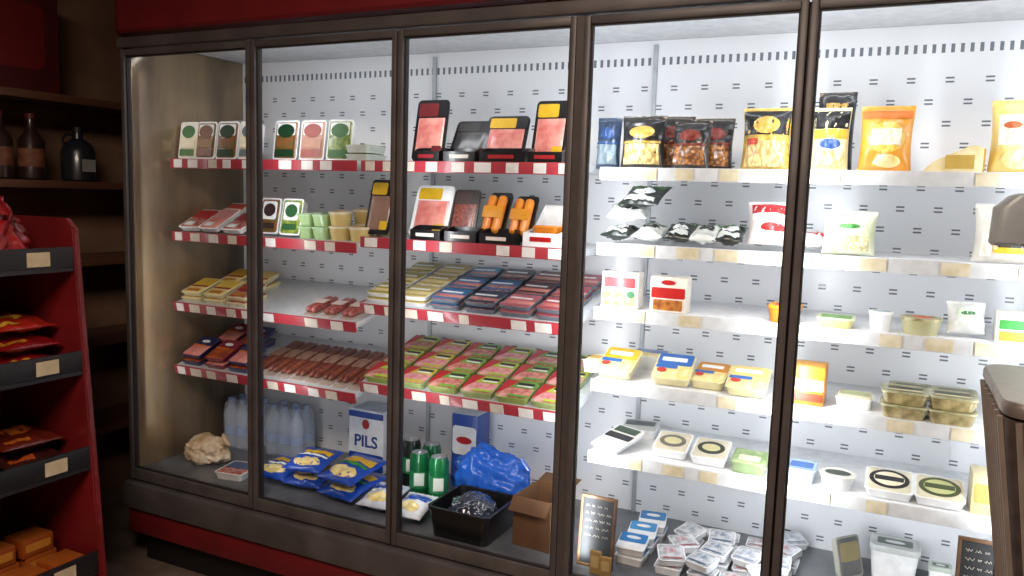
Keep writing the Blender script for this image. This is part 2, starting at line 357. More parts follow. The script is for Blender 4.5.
def sauspack(label,w,d,n,mt,group,cap):
    t=thing('sausage_pack',label,'sausage pack',group)
    part('backing',loftm('backing',[(0,w,d,.008),(.004,w,d,.008)],3),M('#c4b0a4',.4,coat=.5),t)
    rr=w/n/2*.94
    for k in range(n):
        bm=bmesh.new(); loft(bm,[(-d*.44,.003,.003,.0014),(-d*.42,rr*1.2,rr*1.2,rr*.6),(-d*.36,rr*2,rr*2,rr),(d*.36,rr*2,rr*2,rr),(d*.42,rr*1.2,rr*1.2,rr*.6),(d*.44,.003,.003,.0014)],3)
        bmesh.ops.rotate(bm,matrix=Matrix.Rotation(R(90),3,'X'),verts=bm.verts); bmesh.ops.translate(bm,vec=(-w/2+(k+.5)*w/n,0,.004+rr),verts=bm.verts)
        part('sausage',fin(bm,'sausage'),mt,t)
    part('label',boxm('label',-w*.48,w*.48,-d*.12,d*.12,.004+rr*2,.0055+rr*2),cap,t)
    return t
base=sauspack('x',.052,.17,2,M('#8c2e2c',.35,coat=.7,hx2='#b87068',scale=50),'small sausage packs on the third left shelf',M('#d8c4bc',.4))
for i,u in enumerate((323,341,359)):
    o=base if i==0 else dup(base,''); o['label']='small red sausage pack, %s from left on the third left shelf'%ORD[i]; put(o,XU(u,.26,zb('A3',.26)),.26,'A3')
# A4
for ri,(y,us,dsc) in enumerate(((.235,(203,226,249),'front'),(.385,(236,258),'back'))):
    for ci,u in enumerate(us):
        cc=[('#20284e','navy'),('#7a2432','maroon'),('#2c3a66','slate blue')][(ci+ri)%3]
        for lv in range(2):
            lab='%s ham pack, %s of %s pair from left, %s row, fourth left shelf'%(cc[1],'lower' if lv==0 else 'upper',ORD[ci],dsc)
            o=flatpack('ham_pack',lab,'ham pack',.1,.135,.02,M(cc[0],.4,coat=.5),HAM if (ci+lv)%2 else M('#b85a20',.35,coat=.7,hx2='#7c2c18',scale=30),[('label',M(cc[0],.4,coat=.5),-.47,.47,.04,.47,0),('stripe',M('#c87018',.4),-.44,.2,.0,.06,0),('white_mark',WHITE,-.2,.2,.16,.3,1)],'ham packs stacked on the fourth left shelf')
            put(o,XU(u,y,zb('A4',y)),y,'A4',rx=10 if lv else 0,dz=lv*.036)
base=sauspack('x',.052,.3,2,SAUS,'long sausage packs on the fourth left shelf',M('#a48a74',.4,hx2='#7c4a3c',scale=60))
xa,xb=XU(276,.3,zb('A4',.3)),-1.705
for i in range(8):
    o=base if i==0 else dup(base,''); o['label']='long brown sausage pack, %s from left of eight, fourth left shelf'%ORD[i]; put(o,xa+(xb-xa)*i/7,.33,'A4')
# ------------------------------------------------------------------ SECTION B (middle)
YEL=M('#d8ae1c',.4,coat=.4)
def hampk(label,u0,v0,u1,y,sh,food,band,group,lean=78,frame=BLACK):
    x,w,h=bbox(u0,v0,u1,y,sh); h=max(.1,h-.014)
    o=flatpack('ham_pack',label,'ham pack',w,h,.02,frame,food,[('top_label',frame,-.47,.47,.2,.47,0),('brand_panel',band,-.42,.2,.22,.44,0),('price_sticker',band,.12,.42,-.42,-.26,0)],group,.84)
    put(o,x,y+h/2*math.cos(R(lean)),sh,rx=lean,dz=h/2*math.sin(R(lean))+.004); return o
gb1='ham packs on the top middle shelf'
hampk('black ham pack with red corner, first from left on the top middle shelf',413,96,446,.24,'B1',HAM,M('#6c1a1e',.4),gb1)
hampk('plain black pack leaning behind its tray on the top middle shelf',448,113,484,.26,'B1',M('#2b2a2c',.3,coat=.6,hx2='#55504e',scale=20),M('#3a3838',.4),gb1,60)
hampk('black ham pack with yellow corner left of the tallest, top middle shelf',482,111,526,.24,'B1',HAM,YEL,gb1,70)
hampk('tallest black ham pack with yellow panel at the right end of the top middle shelf',531,96,566,.23,'B1',HAM,YEL,gb1,76)
for i,(u0,u1,mt) in enumerate(((413,440,M('#8c1c22',.4)),(443,476,M('#ddd6cc',.4)),(479,524,M('#a82428',.4)),(527,563,M('#a82428',.4)))):
    x,w,_=bbox(u0,150,u1,.175,'B1')
    o=disptray('display_tray','black card display tray, %s from left on the top middle shelf'%ORD[i],w,.06,.036,.05,BLACK,mt,'black display trays on the top middle shelf'); put(o,x,.20,'B1')
gb2='ham packs on the second middle shelf'
hampk('black pack with yellow panel at the left end of the second middle shelf',366,176,391,.24,'B2',M('#8a6a5a',.3,coat=.6),YEL,gb2,74)
hampk('white ham pack with yellow corner on the second middle shelf',410,181,449,.24,'B2',HAM,YEL,gb2,70,WHITE)
hampk('dark brown salami pack on the second middle shelf',449,186,476,.25,'B2',SALAMI,M('#3c2a24',.4),gb2,72,M('#2a1a16',.4,coat=.5))
for i,(u0,u1,v0) in enumerate(((480,504,188),(507,531,192))):
    x,w,h=bbox(u0,v0,u1,.24,'B2'); h-=.01
    o=thing('roll_pack','black pack of orange rolls, %s of two on the second middle shelf'%('left' if i==0 else 'right'),'roll pack','orange roll packs on the second middle shelf')
    part('tray',loftm('tray',[(0,w*.95,h*.96,.01),(.01,w,h,.012)]),BLACK,o)
    for q in range(2):
        bm=bmesh.new(); L_=h*.4
        loft(bm,[(-L_,.006,.006,.003),(-L_*.92,w*.3,w*.3,w*.15),(-L_*.8,w*.38,w*.38,w*.19),(L_*.8,w*.38,w*.38,w*.19),(L_*.92,w*.3,w*.3,w*.15),(L_,.006,.006,.003)],4)
        bmesh.ops.rotate(bm,matrix=Matrix.Rotation(R(90),3,'X'),verts=bm.verts); bmesh.ops.translate(bm,vec=((q-.5)*w*.44,0,.012+w*.16),verts=bm.verts)
        part('roll',fin(bm,'roll'),M('#d8760c',.35,coat=.6,hx2='#e89430',scale=20),o)
    part('label',boxm('label',-w*.44,w*.44,-h*.1,h*.14,.012+w*.345,.014+w*.345,bev=.0005),M('#d8901c',.4),o)
    put(o,x,.28,'B2',rx=66,rz=-4,dz=h/2*math.sin(R(66))+.006)
for i,(u0,u1) in enumerate(((410,441),(444,477),(479,514))):
    x,w,_=bbox(u0,220,u1,.175,'B2')
    o=disptray('display_tray','black card display tray, %s from left on the second middle shelf'%ORD[i],w,.06,.036,.05,BLACK,M('#e6dcd0',.4),'black display trays on the second middle shelf'); put(o,x,.20,'B2')
x,w,h=bbox(522,200,559,.2,'B2')
o=disptray('display_tray','white card display tray with high back, right end of the second middle shelf',w,.17,.045,.13,WHITE,RED); put(o,x+.01,.26,'B2')
for k in range(2):
    o=flatpack('snack_pack','orange pack inside the white display tray, %s'%('lower','upper')[k],'snack pack',w*.7,.12,.03,M('#d8801e',.4),M('#e08a20',.35,coat=.6),[('label',WHITE,-.3,.3,-.1,.3,0)]); put(o,x+.01,.26,'B2',dz=.004+k*.033)
# B3, B4 grids
colsB3=[('#a8a030','olive yellow'),('#c0ac60','straw'),('#2a6ca4','blue'),('#22304e','navy'),('#5a3038','maroon'),('#b0505e','rose')]
grp='sliced packs in the grid on the third middle shelf'
for ci,(hx,nm) in enumerate(colsB3):
    for ri,y in enumerate((.225,.342,.458)):
        hh,nm2=hx,nm
        if ri==1 and ci==3: hh,nm2='#1c64a0','bright blue'
        elif ri==0 and ci==4: hh,nm2='#b86472','pink'
        elif ri==2 and ci==2: hh,nm2='#3c8cb8','sky blue'
        for lv in range(2):
            lab='%s sliced pack, column %s from left, %s row %s, third middle shelf'%(nm2,ORD[ci],('front','middle','back')[ri],('lower','upper')[lv])
            if lv==0:
                o=flatpack('sliced_pack',lab,'sliced pack',.114,.11,.016,M('#6a7480',.35,coat=.5) if ci>1 else WHITE,HAM if ci in(2,4,5) else (CHEESE if ci<2 else MEAT),[('label',M(hh,.35,coat=.6),-.47,.47,-.02,.47,0),('white_stripe',WHITE,-.4,.3,.1,.2,0),('base_stripe',M(hh,.35,coat=.6),-.47,.47,-.46,-.32,0)],grp)
            else: o=dup(o,lab)
            put(o,-1.585+ci*.128,y,'B3',dz=lv*.0215,rz=random.uniform(-3,3)*lv)
grp='ready meat packs in the grid on the fourth middle shelf'
B4P=[('#b4cc30','lime'),('#d0c030','yellow'),('#74ac30','green'),('#b0c838','lime'),('#68a038','green'),('#bcc840','lime')]
for ci,(hx,nm) in enumerate(B4P):
    first=None
    for ri,y in enumerate((.218,.335,.452)):
        lab='%s meat pack with red corner, column %s, %s row, fourth middle shelf'%(nm,ORD[ci],('front','middle','back')[ri])
        if first is None:
            first=o=flatpack('meat_pack',lab,'meat pack',.118,.113,.026,M('#98a868',.4,coat=.4) if ci%2 else M('#8ca050',.4,coat=.4),M('#d0707c',.3,coat=.7,hx2='#e8aca8',scale=40) if ci%2 else M('#b04a44',.3,coat=.7,hx2='#dc9c90',scale=40),[('label',M(hx,.35,coat=.6),-.48,.48,.08,.48,0),('red_corner',M('#b8181f',.35,coat=.5),-.48,-.08,-.4,.48,2),('dark_mark',BLACK,-.08,.42,.24,.36,0),('white_stripe',WHITE,-.05,.42,.13,.19,0),('base_band',M(hx,.35,coat=.6),-.1,.48,-.48,-.36,0)],grp)
        else: o=dup(first,lab)
        put(o,-1.585+ci*.128,y,'B4',rz=random.uniform(-2,2))
# ------------------------------------------------------------------ DECK of left three doors
def bottlepack(label,x,y):
    t=thing('water_bottle_pack',label,'bottle pack','shrink-wrapped water bottle packs on the case floor')
    me=circ('bottle',[(0,.022),(.004,.029),(.05,.03),(.055,.0275),(.09,.0275),(.095,.03),(.145,.03),(.175,.014),(.19,.012)],5); cp=circ('cap',[(.19,.0145),(.207,.0145),(.208,.013)],4)
    for i in range(3):
        for j in range(2):
            b=part('bottle',me,WATER,t); b.location=((i-1)*.0612,(j-.5)*.0612,0); c=part('cap',cp,M('#8ea2c4',.4),b)
            part('label_band',circ('label_band',[(.056,.029),(.089,.029)],5,(False,False)),M('#8aa8d8',.4),b)
    part('shrink_wrap',loftm('shrink_wrap',[(.001,.188,.127,.032),(.14,.19,.128,.032),(.185,.178,.116,.03),(.205,.15,.09,.03)],4,(False,False)),CLEAR,t)
    t.location=(x,y,.3705); return t
bottlepack('shrink-wrapped water bottle pack behind the first door from the left',-2.425,.42)
bottlepack('shrink-wrapped water bottle pack behind the second door from the left',-2.205,.43)
def blob(name,sx,sy,sz,seed,amp=.18,fr=2.2,cut=-.55):
    bm=bmesh.new(); bmesh.ops.create_icosphere(bm,subdivisions=5,radius=1)
    for v in bm.verts:
        n=v.co.normalized(); k=1+amp*noise.noise(n*fr+Vector((seed,0,0)))+amp*.5*noise.noise(n*fr*2.7+Vector((0,seed,0)))-amp*.5*abs(noise.noise(n*fr*3.1+Vector((seed,seed,0))))-amp*.2*abs(noise.noise(n*fr*7+Vector((seed,seed,0))))
        v.co=Vector((n.x*k,n.y*k,max(cut,n.z*k)))
        v.co.x*=sx; v.co.y*=sy; v.co.z=(v.co.z-cut)*sz/(1-cut)
    return fin(bm,name,ang=80)
def softbag(name,label,cat,x,y,sx,sy,sz,mt,seed,knotmt=None,amp=.18,zz=.3705,fr=2.2):
    t=thing(name,label,cat); part('bag',blob('bag',sx,sy,sz,seed,amp,fr),mt,t)
    bm=bmesh.new(); loft(bm,[(0,.03,.02,.01),(.02,.016,.014,.006),(.045,.05,.02,.008),(.05,.056,.01,.004)],3)
    bmesh.ops.rotate(bm,matrix=Matrix.Rotation(R(50),3,'Y'),verts=bm.verts); bmesh.ops.translate(bm,vec=(sx*.66,0,sz*.68),verts=bm.verts)
    part('twisted_neck',fin(bm,'twisted_neck'),knotmt or mt,t); t.location=(x,y,zz); return t
softbag('food_bag','lumpy beige bag on the case floor behind the first door','bag',-2.43,.2,.1,.075,.1,M('#b89870',.5,coat=.4,hx2='#e0d2b8',scale=14),5)
o=flatpack('flat_pack','flat dark pack beside the beige bag on the case floor','flat pack',.12,.14,.03,WHITE,MEAT,[('label',M('#4a5a7a',.4),-.4,.4,-.1,.35,0)]); put(o,XU(240,.14,.37),.13,'D',rz=10)
BLU=M('#1a48b0',.35,coat=.6)
lay=[(278,.17,0,.16,.16,'plain blue'),(312,.17,6,.16,.17,'yellow-labelled blue'),(347,.16,-8,.17,.2,'green-striped blue'),(382,.13,4,.13,.16,'white and blue')]
for i,(u,y,rz,w,h,dsc) in enumerate(lay):
    for lv in range(2 if i in(1,2) else 1):
        body=BLU if i!=3 else M('#d0d8e8',.4,coat=.5)
        o=pouch('cheese_bag','%s cheese bag lying %son the case floor behind the second door'%(dsc,'on top of its pair ' if lv else ''),'cheese bag',w,h,.04,body,[('window',CHEESE,.15,.85,.1,.42,1),('label',YEL if i!=3 else BLU,.1,.9,.6,.8,0),('stripe',(M('#3c8a40',.4) if i==2 else WHITE),.1,.9,.48,.55,0)],i+lv*9,'blue cheese bags on the case floor')
        put(o,XU(u,y,.37),y-h/2+.02,'D',rx=-80,rz=rz,dz=.026+lv*.056)
x,w,h=bbox(347,410,383,.40,'D')
o=carton('beer_carton','white and blue beer carton marked PILS on the case floor','beer carton',w,.13,h*.98,M('#dfe6ee',.3,coat=.6),[('blue_panel',M('#1f46a0',.4,coat=.4),-.5,.5,-.48,-.2,0),('blue_band',M('#1f46a0',.4,coat=.4),-.5,.5,.38,.48,0),('red_emblem',M('#b02a34',.4),-.1,.1,.2,.36,1)],None,M('#c8d4e4',.4))
cu=bpy.data.curves.new('t','FONT'); cu.body='PILS'; cu.align_x='CENTER'; cu.align_y='CENTER'; cu.size=w*.4; cu.extrude=.0006; cu.offset=.0012
to=bpy.data.objects.new('t',cu); COL.objects.link(to); bpy.context.view_layer.update()
tm=bpy.data.meshes.new_from_object(to.evaluated_get(bpy.context.evaluated_depsgraph_get())); bpy.data.objects.remove(to); tm.name='lettering'; tm.materials.clear()
tm.transform(Matrix.Translation((0,-.0665,h*.48))@Matrix.Rotation(R(90),4,'X'))
part('lettering',tm,M('#1f3c8c',.4),o); put(o,x,.47,'D',rz=0)
can=[(0,.024),(.005,.032),(.012,.035),(.165,.035),(.178,.03),(.182,.0295),(.181,.027)]
for i,(u,y,hx,d1) in enumerate(((411,.36,'#1b2a24','dark'),(419,.25,'#0f6a3a','green'),(438,.24,'#137a42','bright green'),(431,.35,'#0e5c34','deep green'))):
    t=thing('drink_can','%s drink can, %s on the case floor behind the third door'%(d1,('left at the back','left in front','right in front','right at the back')[i]),'can','drink cans on the case floor')
    part('can',circ('can',can,7),M(hx,.3,.2,coat=.4),t); part('label',circ('label',[(.06,.0353),(.12,.0353)],7,(False,False)),M('#2c8a54',.35,.1),t); part('emblem',boxm('emblem',-.018,.018,-.0368,-.032,.07,.115,bev=.001),M('#e0e8de',.4),t); part('can_top',circ('can_top',[(.1805,.0265),(.183,.0265)],7),M('#b8bcc0',.3,.6),t); part('pull_tab',boxm('pull_tab',-.006,.006,-.012,.012,.183,.186,bev=.001),M('#c8ccd0',.3,.6),t)
    put(t,XU(u,y,.37),y,'D',rz=30)
x,w,h=bbox(443,410,470,.40,'D')
o=carton('can_multipack','blue and white carton of cans beside the green cans on the case floor','can carton',w,.1,h*.9,M('#2a4c9c',.35,coat=.5),[('white_panel',WHITE,-.46,.46,-.05,.34,0),('red_stripe',M('#b82a30',.4),-.3,.3,.1,.2,1)],None,M('#d8dde4',.4)); put(o,x,.5,'D')
t=thing('black_crate','black plastic crate with glossy wrapped contents on the case floor behind the third door','crate')
x,w,h=bbox(438,476,500,.1,'D')
bm=bmesh.new(); loft(bm,[(0,w*.9,.2,.02),(.09,w,.22,.022),(.09,w*1.04,.23,.024),(.1,w*1.04,.23,.024),(.1,w*.96,.21,.02),(.012,w*.86,.19,.018)],4); part('crate',fin(bm,'crate'),BLACK,t)
part('wrapped_contents',blob('wrapped_contents',w*.4,.085,.11,9,.12),M('#2a2e3a',.12,coat=1,hx2='#3c4254'),t); t.children[-1].location.z=.013
put(t,x,.13,'D')
softbag('plastic_bag','crumpled bright blue plastic bag sitting behind the black crate','plastic bag',XU(490,.35,.45),.345,.155,.088,.21,film('#2a66d0',.8,.14),21,M('#2a66d0',.25,coat=.8),.26,.3705,1.6)
t=thing('cardboard_box','small open brown cardboard box beside the black crate','cardboard box'); KR=M('#6a4a2e',.75,hx2='#583c24',scale=8)
x,w,h=bbox(508,462,546,.12,'D'); w=.13; bd=.085; bh=.16
bm=bmesh.new(); q=.003
box(bm,-w/2,w/2,-bd,bd,0,q); box(bm,-w/2,w/2,-bd,-bd+q,q,bh); box(bm,-w/2,w/2,bd-q,bd,q,bh); box(bm,-w/2,-w/2+q,-bd+q,bd-q,q,bh); box(bm,w/2-q,w/2,-bd+q,bd-q,q,bh)
part('box',fin(bm,'box',False),KR,t)
fl=part('flap',boxm('flap',-w/2,w/2,-.05,0,0,.003),KR,t); fl.location=(0,-bd,bh); fl.rotation_euler.x=R(50)
fl=part('flap',boxm('flap',-w/2,w/2,0,.05,0,.003),KR,t); fl.location=(0,bd,bh); fl.rotation_euler.x=R(10)
put(t,x+.03,.18,'D',rz=-4)
o=pouch('cheese_bag','white and blue bag lying in front of the green cans on the case floor','cheese bag',.12,.15,.045,M('#dfe4e8',.4,coat=.5),[('label',BLU,.1,.9,.5,.8,0),('window',CHEESE,.2,.8,.12,.42,1)],31); put(o,XU(414,.11,.37),.045,'D',rx=-80,rz=3,dz=.03)
# ------------------------------------------------------------------ SECTION C (right)
GOLD=M('#c4a04a',.35,.15,coat=.4)
def cheesebag(label,u0,v0,u1,y,body,pts,seed,sh='C1',t_=.06,lean=4,group='grated cheese bags on the top right shelf',name='cheese_bag',cat='cheese bag',rz=0):
    x,w,h=bbox(u0,v0,u1,y,sh); o=pouch(name,label,cat,w,h,t_,body,pts,seed,group); put(o,x,y+.01,sh,rx=-lean,rz=rz,dz=.002+(t_/2*math.sin(R(lean)) if lean>12 else 0)); return o
gp=lambda top,win,lab:[('top_band',top,.03,.97,.56,.93,0),('window',win,.08,.92,.08,.46,0),('label',lab,.2,.8,.56,.8,1),('side_stripe',lab,.05,.95,.47,.51,0)]
cheesebag('blue and grey bag at the left end of the top right shelf',594,118,619,.24,M('#2c3c52',.35,coat=.6),gp(M('#20304a',.4),M('#6a7880',.35),M('#2a4878',.4)),1)
cheesebag('black and gold grated cheese bag, second from left on the top right shelf',618,116,664,.22,M('#25211c',.35,coat=.6),gp(BLACK,SHRED,GOLD),2)
for i,(u0,u1,y,v) in enumerate(((652,692,.31,116),(668,709,.22,121),(691,732,.31,118))):
    cheesebag('black-topped cheese bag with orange shreds, %s of the trio, top right shelf'%('left','middle','right')[i],u0,v,u1,y,M('#2c241c',.35,coat=.6),gp(BLACK,M('#b87838',.4,coat=.7,hx2='#6c4020',scale=100,kind='voronoi'),M('#7a2a20',.4)),11+i,lean=7,t_=.06,rz=(8,-6,5)[i])
cheesebag('black-topped grated cheese pouch standing alone, right side of fourth door, top shelf',738,108,790,.24,M('#cca84c',.4,coat=.6,hx2='#a08038',scale=80),[('top_band',BLACK,.02,.98,.56,.95,0),('window',SHRED,.08,.92,.06,.46,0),('label',GOLD,.22,.78,.58,.86,1),('side_tag',M('#b04030',.4),.1,.35,.4,.5,0)],4)
cheesebag('front black and yellow grated cheese bag at the left of the fifth door',808,108,848,.22,M('#e0d8a0',.4,coat=.6),[('top_band',BLACK,.02,.98,.66,.95,0),('middle_band',M('#c89c30',.4),.02,.98,.5,.65,0),('window',SHRED,.1,.9,.06,.32,0),('blue_mark',M('#2a4a88',.4),.2,.8,.34,.5,1)],5,t_=.05)
cheesebag('rear black grated cheese bag peeking up at the left of the fifth door',812,92,852,.31,M('#1c1c20',.35,coat=.6),[('label',GOLD,.2,.8,.68,.86,0),('blue_band',M('#2c4a80',.4),.05,.95,.5,.62,0)],6,t_=.05)
cheesebag('bright orange and yellow cheese pouch on the top right shelf',855,106,912,.23,M('#d88a24',.4,coat=.4,hx2='#e0a038',scale=8),[('label',M('#e8c45c',.4,coat=.4),.12,.88,.28,.74,1),('white_panel',M('#f2ead0',.4),.2,.8,.4,.64,0),('window',CHEESE,.3,.8,.06,.26,1),('orange_band',M('#cc6c20',.4),.03,.97,.8,.92,0)],7)
t=thing('cheese_wedge','film-wrapped pale yellow cheese wedge lying between two pouches, top right shelf','cheese')
x,w,h=bbox(918,146,982,.24,'C1')
bm=bmesh.new(); poly(bm,[(-w/2,0),(w/2,0),(w/2,.066),(w*.3,.07),(-w*.3,.03)],'y',-.05,.05); bmesh.ops.bevel(bm,geom=list(bm.edges),offset=.004,segments=2,affect='EDGES'); part('cheese',fin(bm,'cheese'),M('#d8c48c',.35,coat=.9,hx2='#ece0b8',scale=20),t)
part('label',boxm('label',-w*.1,w*.36,-.0515,-.0505,.012,.046),M('#c0a04c',.4),t); part('rind',boxm('rind',w/2-.001,w/2+.005,-.046,.046,.004,.062,bev=.002),M('#b8943c',.5),t); put(t,x,.245,'C1')
cheesebag('large yellow cheese pouch with white panel at the right end of the top shelf',985,100,1046,.23,M('#dcc474',.4,coat=.6,hx2='#ccac58',scale=10),[('label',M('#f6efd2',.4),.12,.8,.38,.8,0),('red_mark',M('#b85a2a',.4),.2,.55,.6,.7,1),('window',CHEESE,.2,.85,.06,.32,1)],8)
cheesebag('white cheese pouch just beyond the large yellow one, top shelf',1056,108,1100,.23,M('#e6e2d4',.4,coat=.5),gp(GREENL,SHRED,YEL),28)
# C2
def flat(label,u,y,sh,w,d,h,body,food,dec,rx=0,rz=0,name='cheese_pack',cat='cheese pack',grp=None,dz=0):
    o=flatpack(name,label,cat,w,d,h,body,food,dec,grp); put(o,XU(u,y,zb(sh,y)),y,sh,rx=rx,rz=rz,dz=dz+(d/2*math.sin(R(rx)) if rx>0 else 0)); return o
DKG=M('#1c241e',.35,coat=.5)
def mozz(label,u,y,rx,rz,dz,wt=False,w=.12,d=.12):
    x=XU(u,y,1.328)
    b=DKG if not wt else M('#e4e8e2',.35,coat=.5)
    o=pouch('mozzarella_bag',label,'mozzarella bag',w,d,.036,b,[('label',WHITE if not wt else DKG,.2,.8,.3,.66,1),('band',M('#3c6a34',.4) if not wt else GREENL,.06,.94,.72,.84,0),('white_patch',M('#d0d6d0',.3,coat=.6),.12,.88,.08,.24,0)],int(u)%37,'mozzarella bags piled on the second right shelf')
    put(o,x,y-d/2+.01,'C2',rx=-90+rx,rz=rz,dz=.024+dz); return o
mozz('dark green mozzarella bag at the bottom left of the pile, second right shelf',619,.25,10,-2,0,False,.09)
mozz('white mozzarella bag at the bottom right of the pile, second right shelf',651,.25,14,2,0,True,.09)
mozz('white mozzarella bag in the middle of the pile, second right shelf',630,.26,18,10,.054,True)
mozz('dark green mozzarella bag tilted on top of the pile, second right shelf',640,.27,30,-10,.094,False,.13,.11)
for i,u in enumerate((680,705,730)):
    mozz('%s mozzarella bag lying flat, %s right of the pile, second right shelf'%(('dark green','white','black')[i],ORD[i]),u,.23,18,(2,-2,2)[i],0,i==1,.082,.12)
mozz('dark mozzarella bag at the back of the second right shelf behind the flat ones',690,.45,14,4,0)
cheesebag('red and white bag slumped at the right side of the fourth door, second shelf',744,206,790,.21,M('#e8dedc',.4,coat=.5),[('red_band',RED,.08,.9,.64,.9,0),('red_label',M('#b8282a',.4,coat=.4),.3,.9,.2,.4,1),('white_panel',WHITE,.1,.6,.42,.6,1)],51,'C2',.09,22,None,'mozzarella_bag','mozzarella bag',8)
o=pouch('mozzarella_bag','pale flat bag with red stripe lying behind the fourth mullion, second right shelf','mozzarella bag',.09,.13,.04,M('#e4e2e0',.35,coat=.6),[('red_stripe',RED,.05,.95,.3,.4,0)],57); put(o,XU(811,.28,1.328),.26,'C2',rx=-80,dz=.026)
cheesebag('white and green bag of grated cheese standing alone, second right shelf',819,212,876,.24,M('#ccd4a4',.35,coat=.7,hx2='#e4e8d0',scale=25),[('window',M('#e4dcb0',.4,coat=.7,hx2='#b8b080',scale=120,kind='voronoi'),.1,.9,.08,.42,0),('label',M('#dfe8c8',.4),.18,.82,.46,.8,1),('green_mark',M('#4c9c44',.4),.28,.72,.58,.7,1)],52,'C2',.08,5,None)
cheesebag('clear bag with yellow-black label at the far right of the second shelf',969,205,1040,.24,film('#e8e4da',.6),[('label',M('#d0a828',.4),.3,.9,.15,.5,0),('black_mark',BLACK,.36,.84,.25,.34,0),('contents',M('#efe8d6',.4,coat=.5),.1,.28,.1,.5,0)],53,'C2',.06,6,None)
# C3
x,w,h=bbox(602,271,640,.21,'C3')
o=carton('cheese_carton','white carton with red and green panels, left one on the third right shelf','carton',w,.06,h*.97,M('#f0ece6',.4),[('red_panel',RED,-.42,.42,.08,.36,0),('food_picture',M('#b8741c',.4,hx2='#e0c888',scale=60),-.42,.42,-.42,-.05,0),('green_leaf',GREENL,.2,.42,-.2,0,1)]); put(o,x,.22,'C3',rz=0)
x,w,h=bbox(650,276,688,.21,'C3')
o=carton('cheese_carton','cream carton with broad red panel, right one on the third right shelf','carton',w,.06,h*.97,M('#efe6d8',.4),[('red_panel',M('#b81c18',.4),-.46,.46,-.1,.2,0),('food_picture',M('#c8842c',.4,hx2='#8c4a2a',scale=60),-.4,.4,-.44,-.14,0),('top_mark',RED,-.2,.2,.28,.42,1)]); put(o,x,.22,'C3')
def tubp(label,u0,v0,u1,y,sh,d,rnd,body,lid,dec,rz=0,name='cheese_tub',cat='tub',grp=None,hf=.85):
    x,w,h=bbox(u0,v0,u1,y,sh); w*=.97
    o=tub(name,label,cat,w,d or w,max(.022,h*hf),rnd,body,lid,dec,grp); put(o,x,y+(d or w)/2-.01,sh,rz=rz); return o
LB=lambda mt,s=.36:[('label',mt,-s,s,-s,s,1)]
tubp('orange and red small tub behind the fourth mullion, third right shelf',765,303,801,.19,'C3',.09,False,M('#c8741c',.4),M('#e09420',.4),[('label',RED,-.3,.3,-.3,.3,0)])
tubp('low cream tub with green label, left of the fifth door, third shelf',814,313,856,.19,'C3',.1,False,M('#dcd08c',.4),M('#d4dcb0',.4),[('label',M('#5c8c3c',.4),-.4,.4,-.3,.3,0)],hf=.65)
tubp('small white cylindrical tub on the third right shelf',866,307,894,.2,'C3',None,True,WHITE,M('#f4f4f0',.3),LB(M('#a8b8c0',.4)),hf=.8)
tubp('oval tub with olive contents and silver rim on the third right shelf',897,310,944,.19,'C3',.09,True,M('#b8b488',.35,coat=.5),M('#7c7640',.4,hx2='#c8c098',scale=50),[('label',M('#c8302c',.4),-.2,.25,-.15,.15,1)],hf=.66)
x,w,h=bbox(945,308,988,.2,'C3')
o=pouch('cheese_bag','crumpled white bag with green mark, right of the oval tub, third shelf','cheese bag',w,h*1.05,.06,M('#e6eae6',.35,coat=.6),[('label',M('#cfe0cc',.4),.15,.85,.35,.75,1),('green_mark',M('#3c7a44',.4),.3,.7,.48,.62,1)],71); put(o,x,.22,'C3',rx=-24,rz=8,dz=.012)
x,w,h=bbox(993,313,1036,.2,'C3')
o=carton('cheese_carton','white carton with green panel at the right end of the third shelf','carton',w,.06,h,M('#eeeade',.4),[('green_panel',M('#3a9040',.4),-.42,.42,-.05,.25,0),('food_picture',M('#d0a440',.4),-.4,.4,-.42,-.12,0)]); put(o,x,.225,'C3')
# C4
SB=M('#2464b4',.4,coat=.5)
g4='sliced cheese packs on the fourth right shelf'
for i,(u,y,rx,dsc,c1) in enumerate(((620,.25,24,'yellow and blue',YEL),(674,.25,24,'blue-topped yellow',SB),(711,.27,14,'orange-labelled',M('#c8882c',.4)),(748,.24,18,'pale yellow',M('#e0cc80',.4)))):
    flat('%s sliced cheese pack, %s from left tilted on the fourth right shelf'%(dsc,ORD[i]),u,y,'C4',.115 if i!=2 else .1,.13,.03,M('#e0d4a0',.4,coat=.4),CHEESE,[('label',c1,-.45,.45,.02,.46,0),('blue_band',SB,-.45,.1,-.12,.0,0),('white_stripe',WHITE,-.35,.3,.15,.3,0),('red_mark',M('#c84030',.4),-.4,-.15,-.3,-.14,1)],rx,(-4,3,-2,2)[i],grp=g4)
flat('grey and yellow pack lying behind the tilted cheese packs on the fourth right shelf',650,.43,'C4',.13,.12,.05,WHITE,CHEESE,[('label',SB,-.4,.4,-.1,.3,0)])
flat('pale cheese pack against the left end of the fourth right shelf',596,.3,'C4',.05,.12,.04,WHITE,CREAM,[('label',YEL,-.4,.4,-.2,.2,0)])
x,w,h=bbox(790,365,824,.19,'C4')
o=carton('cheese_carton','orange carton with white band on the fourth right shelf','carton',w,.09,h*.95,M('#d88828',.4,coat=.3),[('white_band',WHITE,-.46,.46,-.12,.16,0),('brown_band',M('#8c3c10',.4),-.46,.46,-.4,-.2,0)],None,M('#d89838',.4)); put(o,x,.235,'C4')
flat('low cream slab pack right of the orange carton on the fourth right shelf',854,.26,'C4',.095,.1,.032,WHITE,CREAM,[('label',M('#b8c490',.4),-.4,.4,-.2,.25,0)])
g='rectangular spread tubs stacked on the fourth right shelf'
first=None
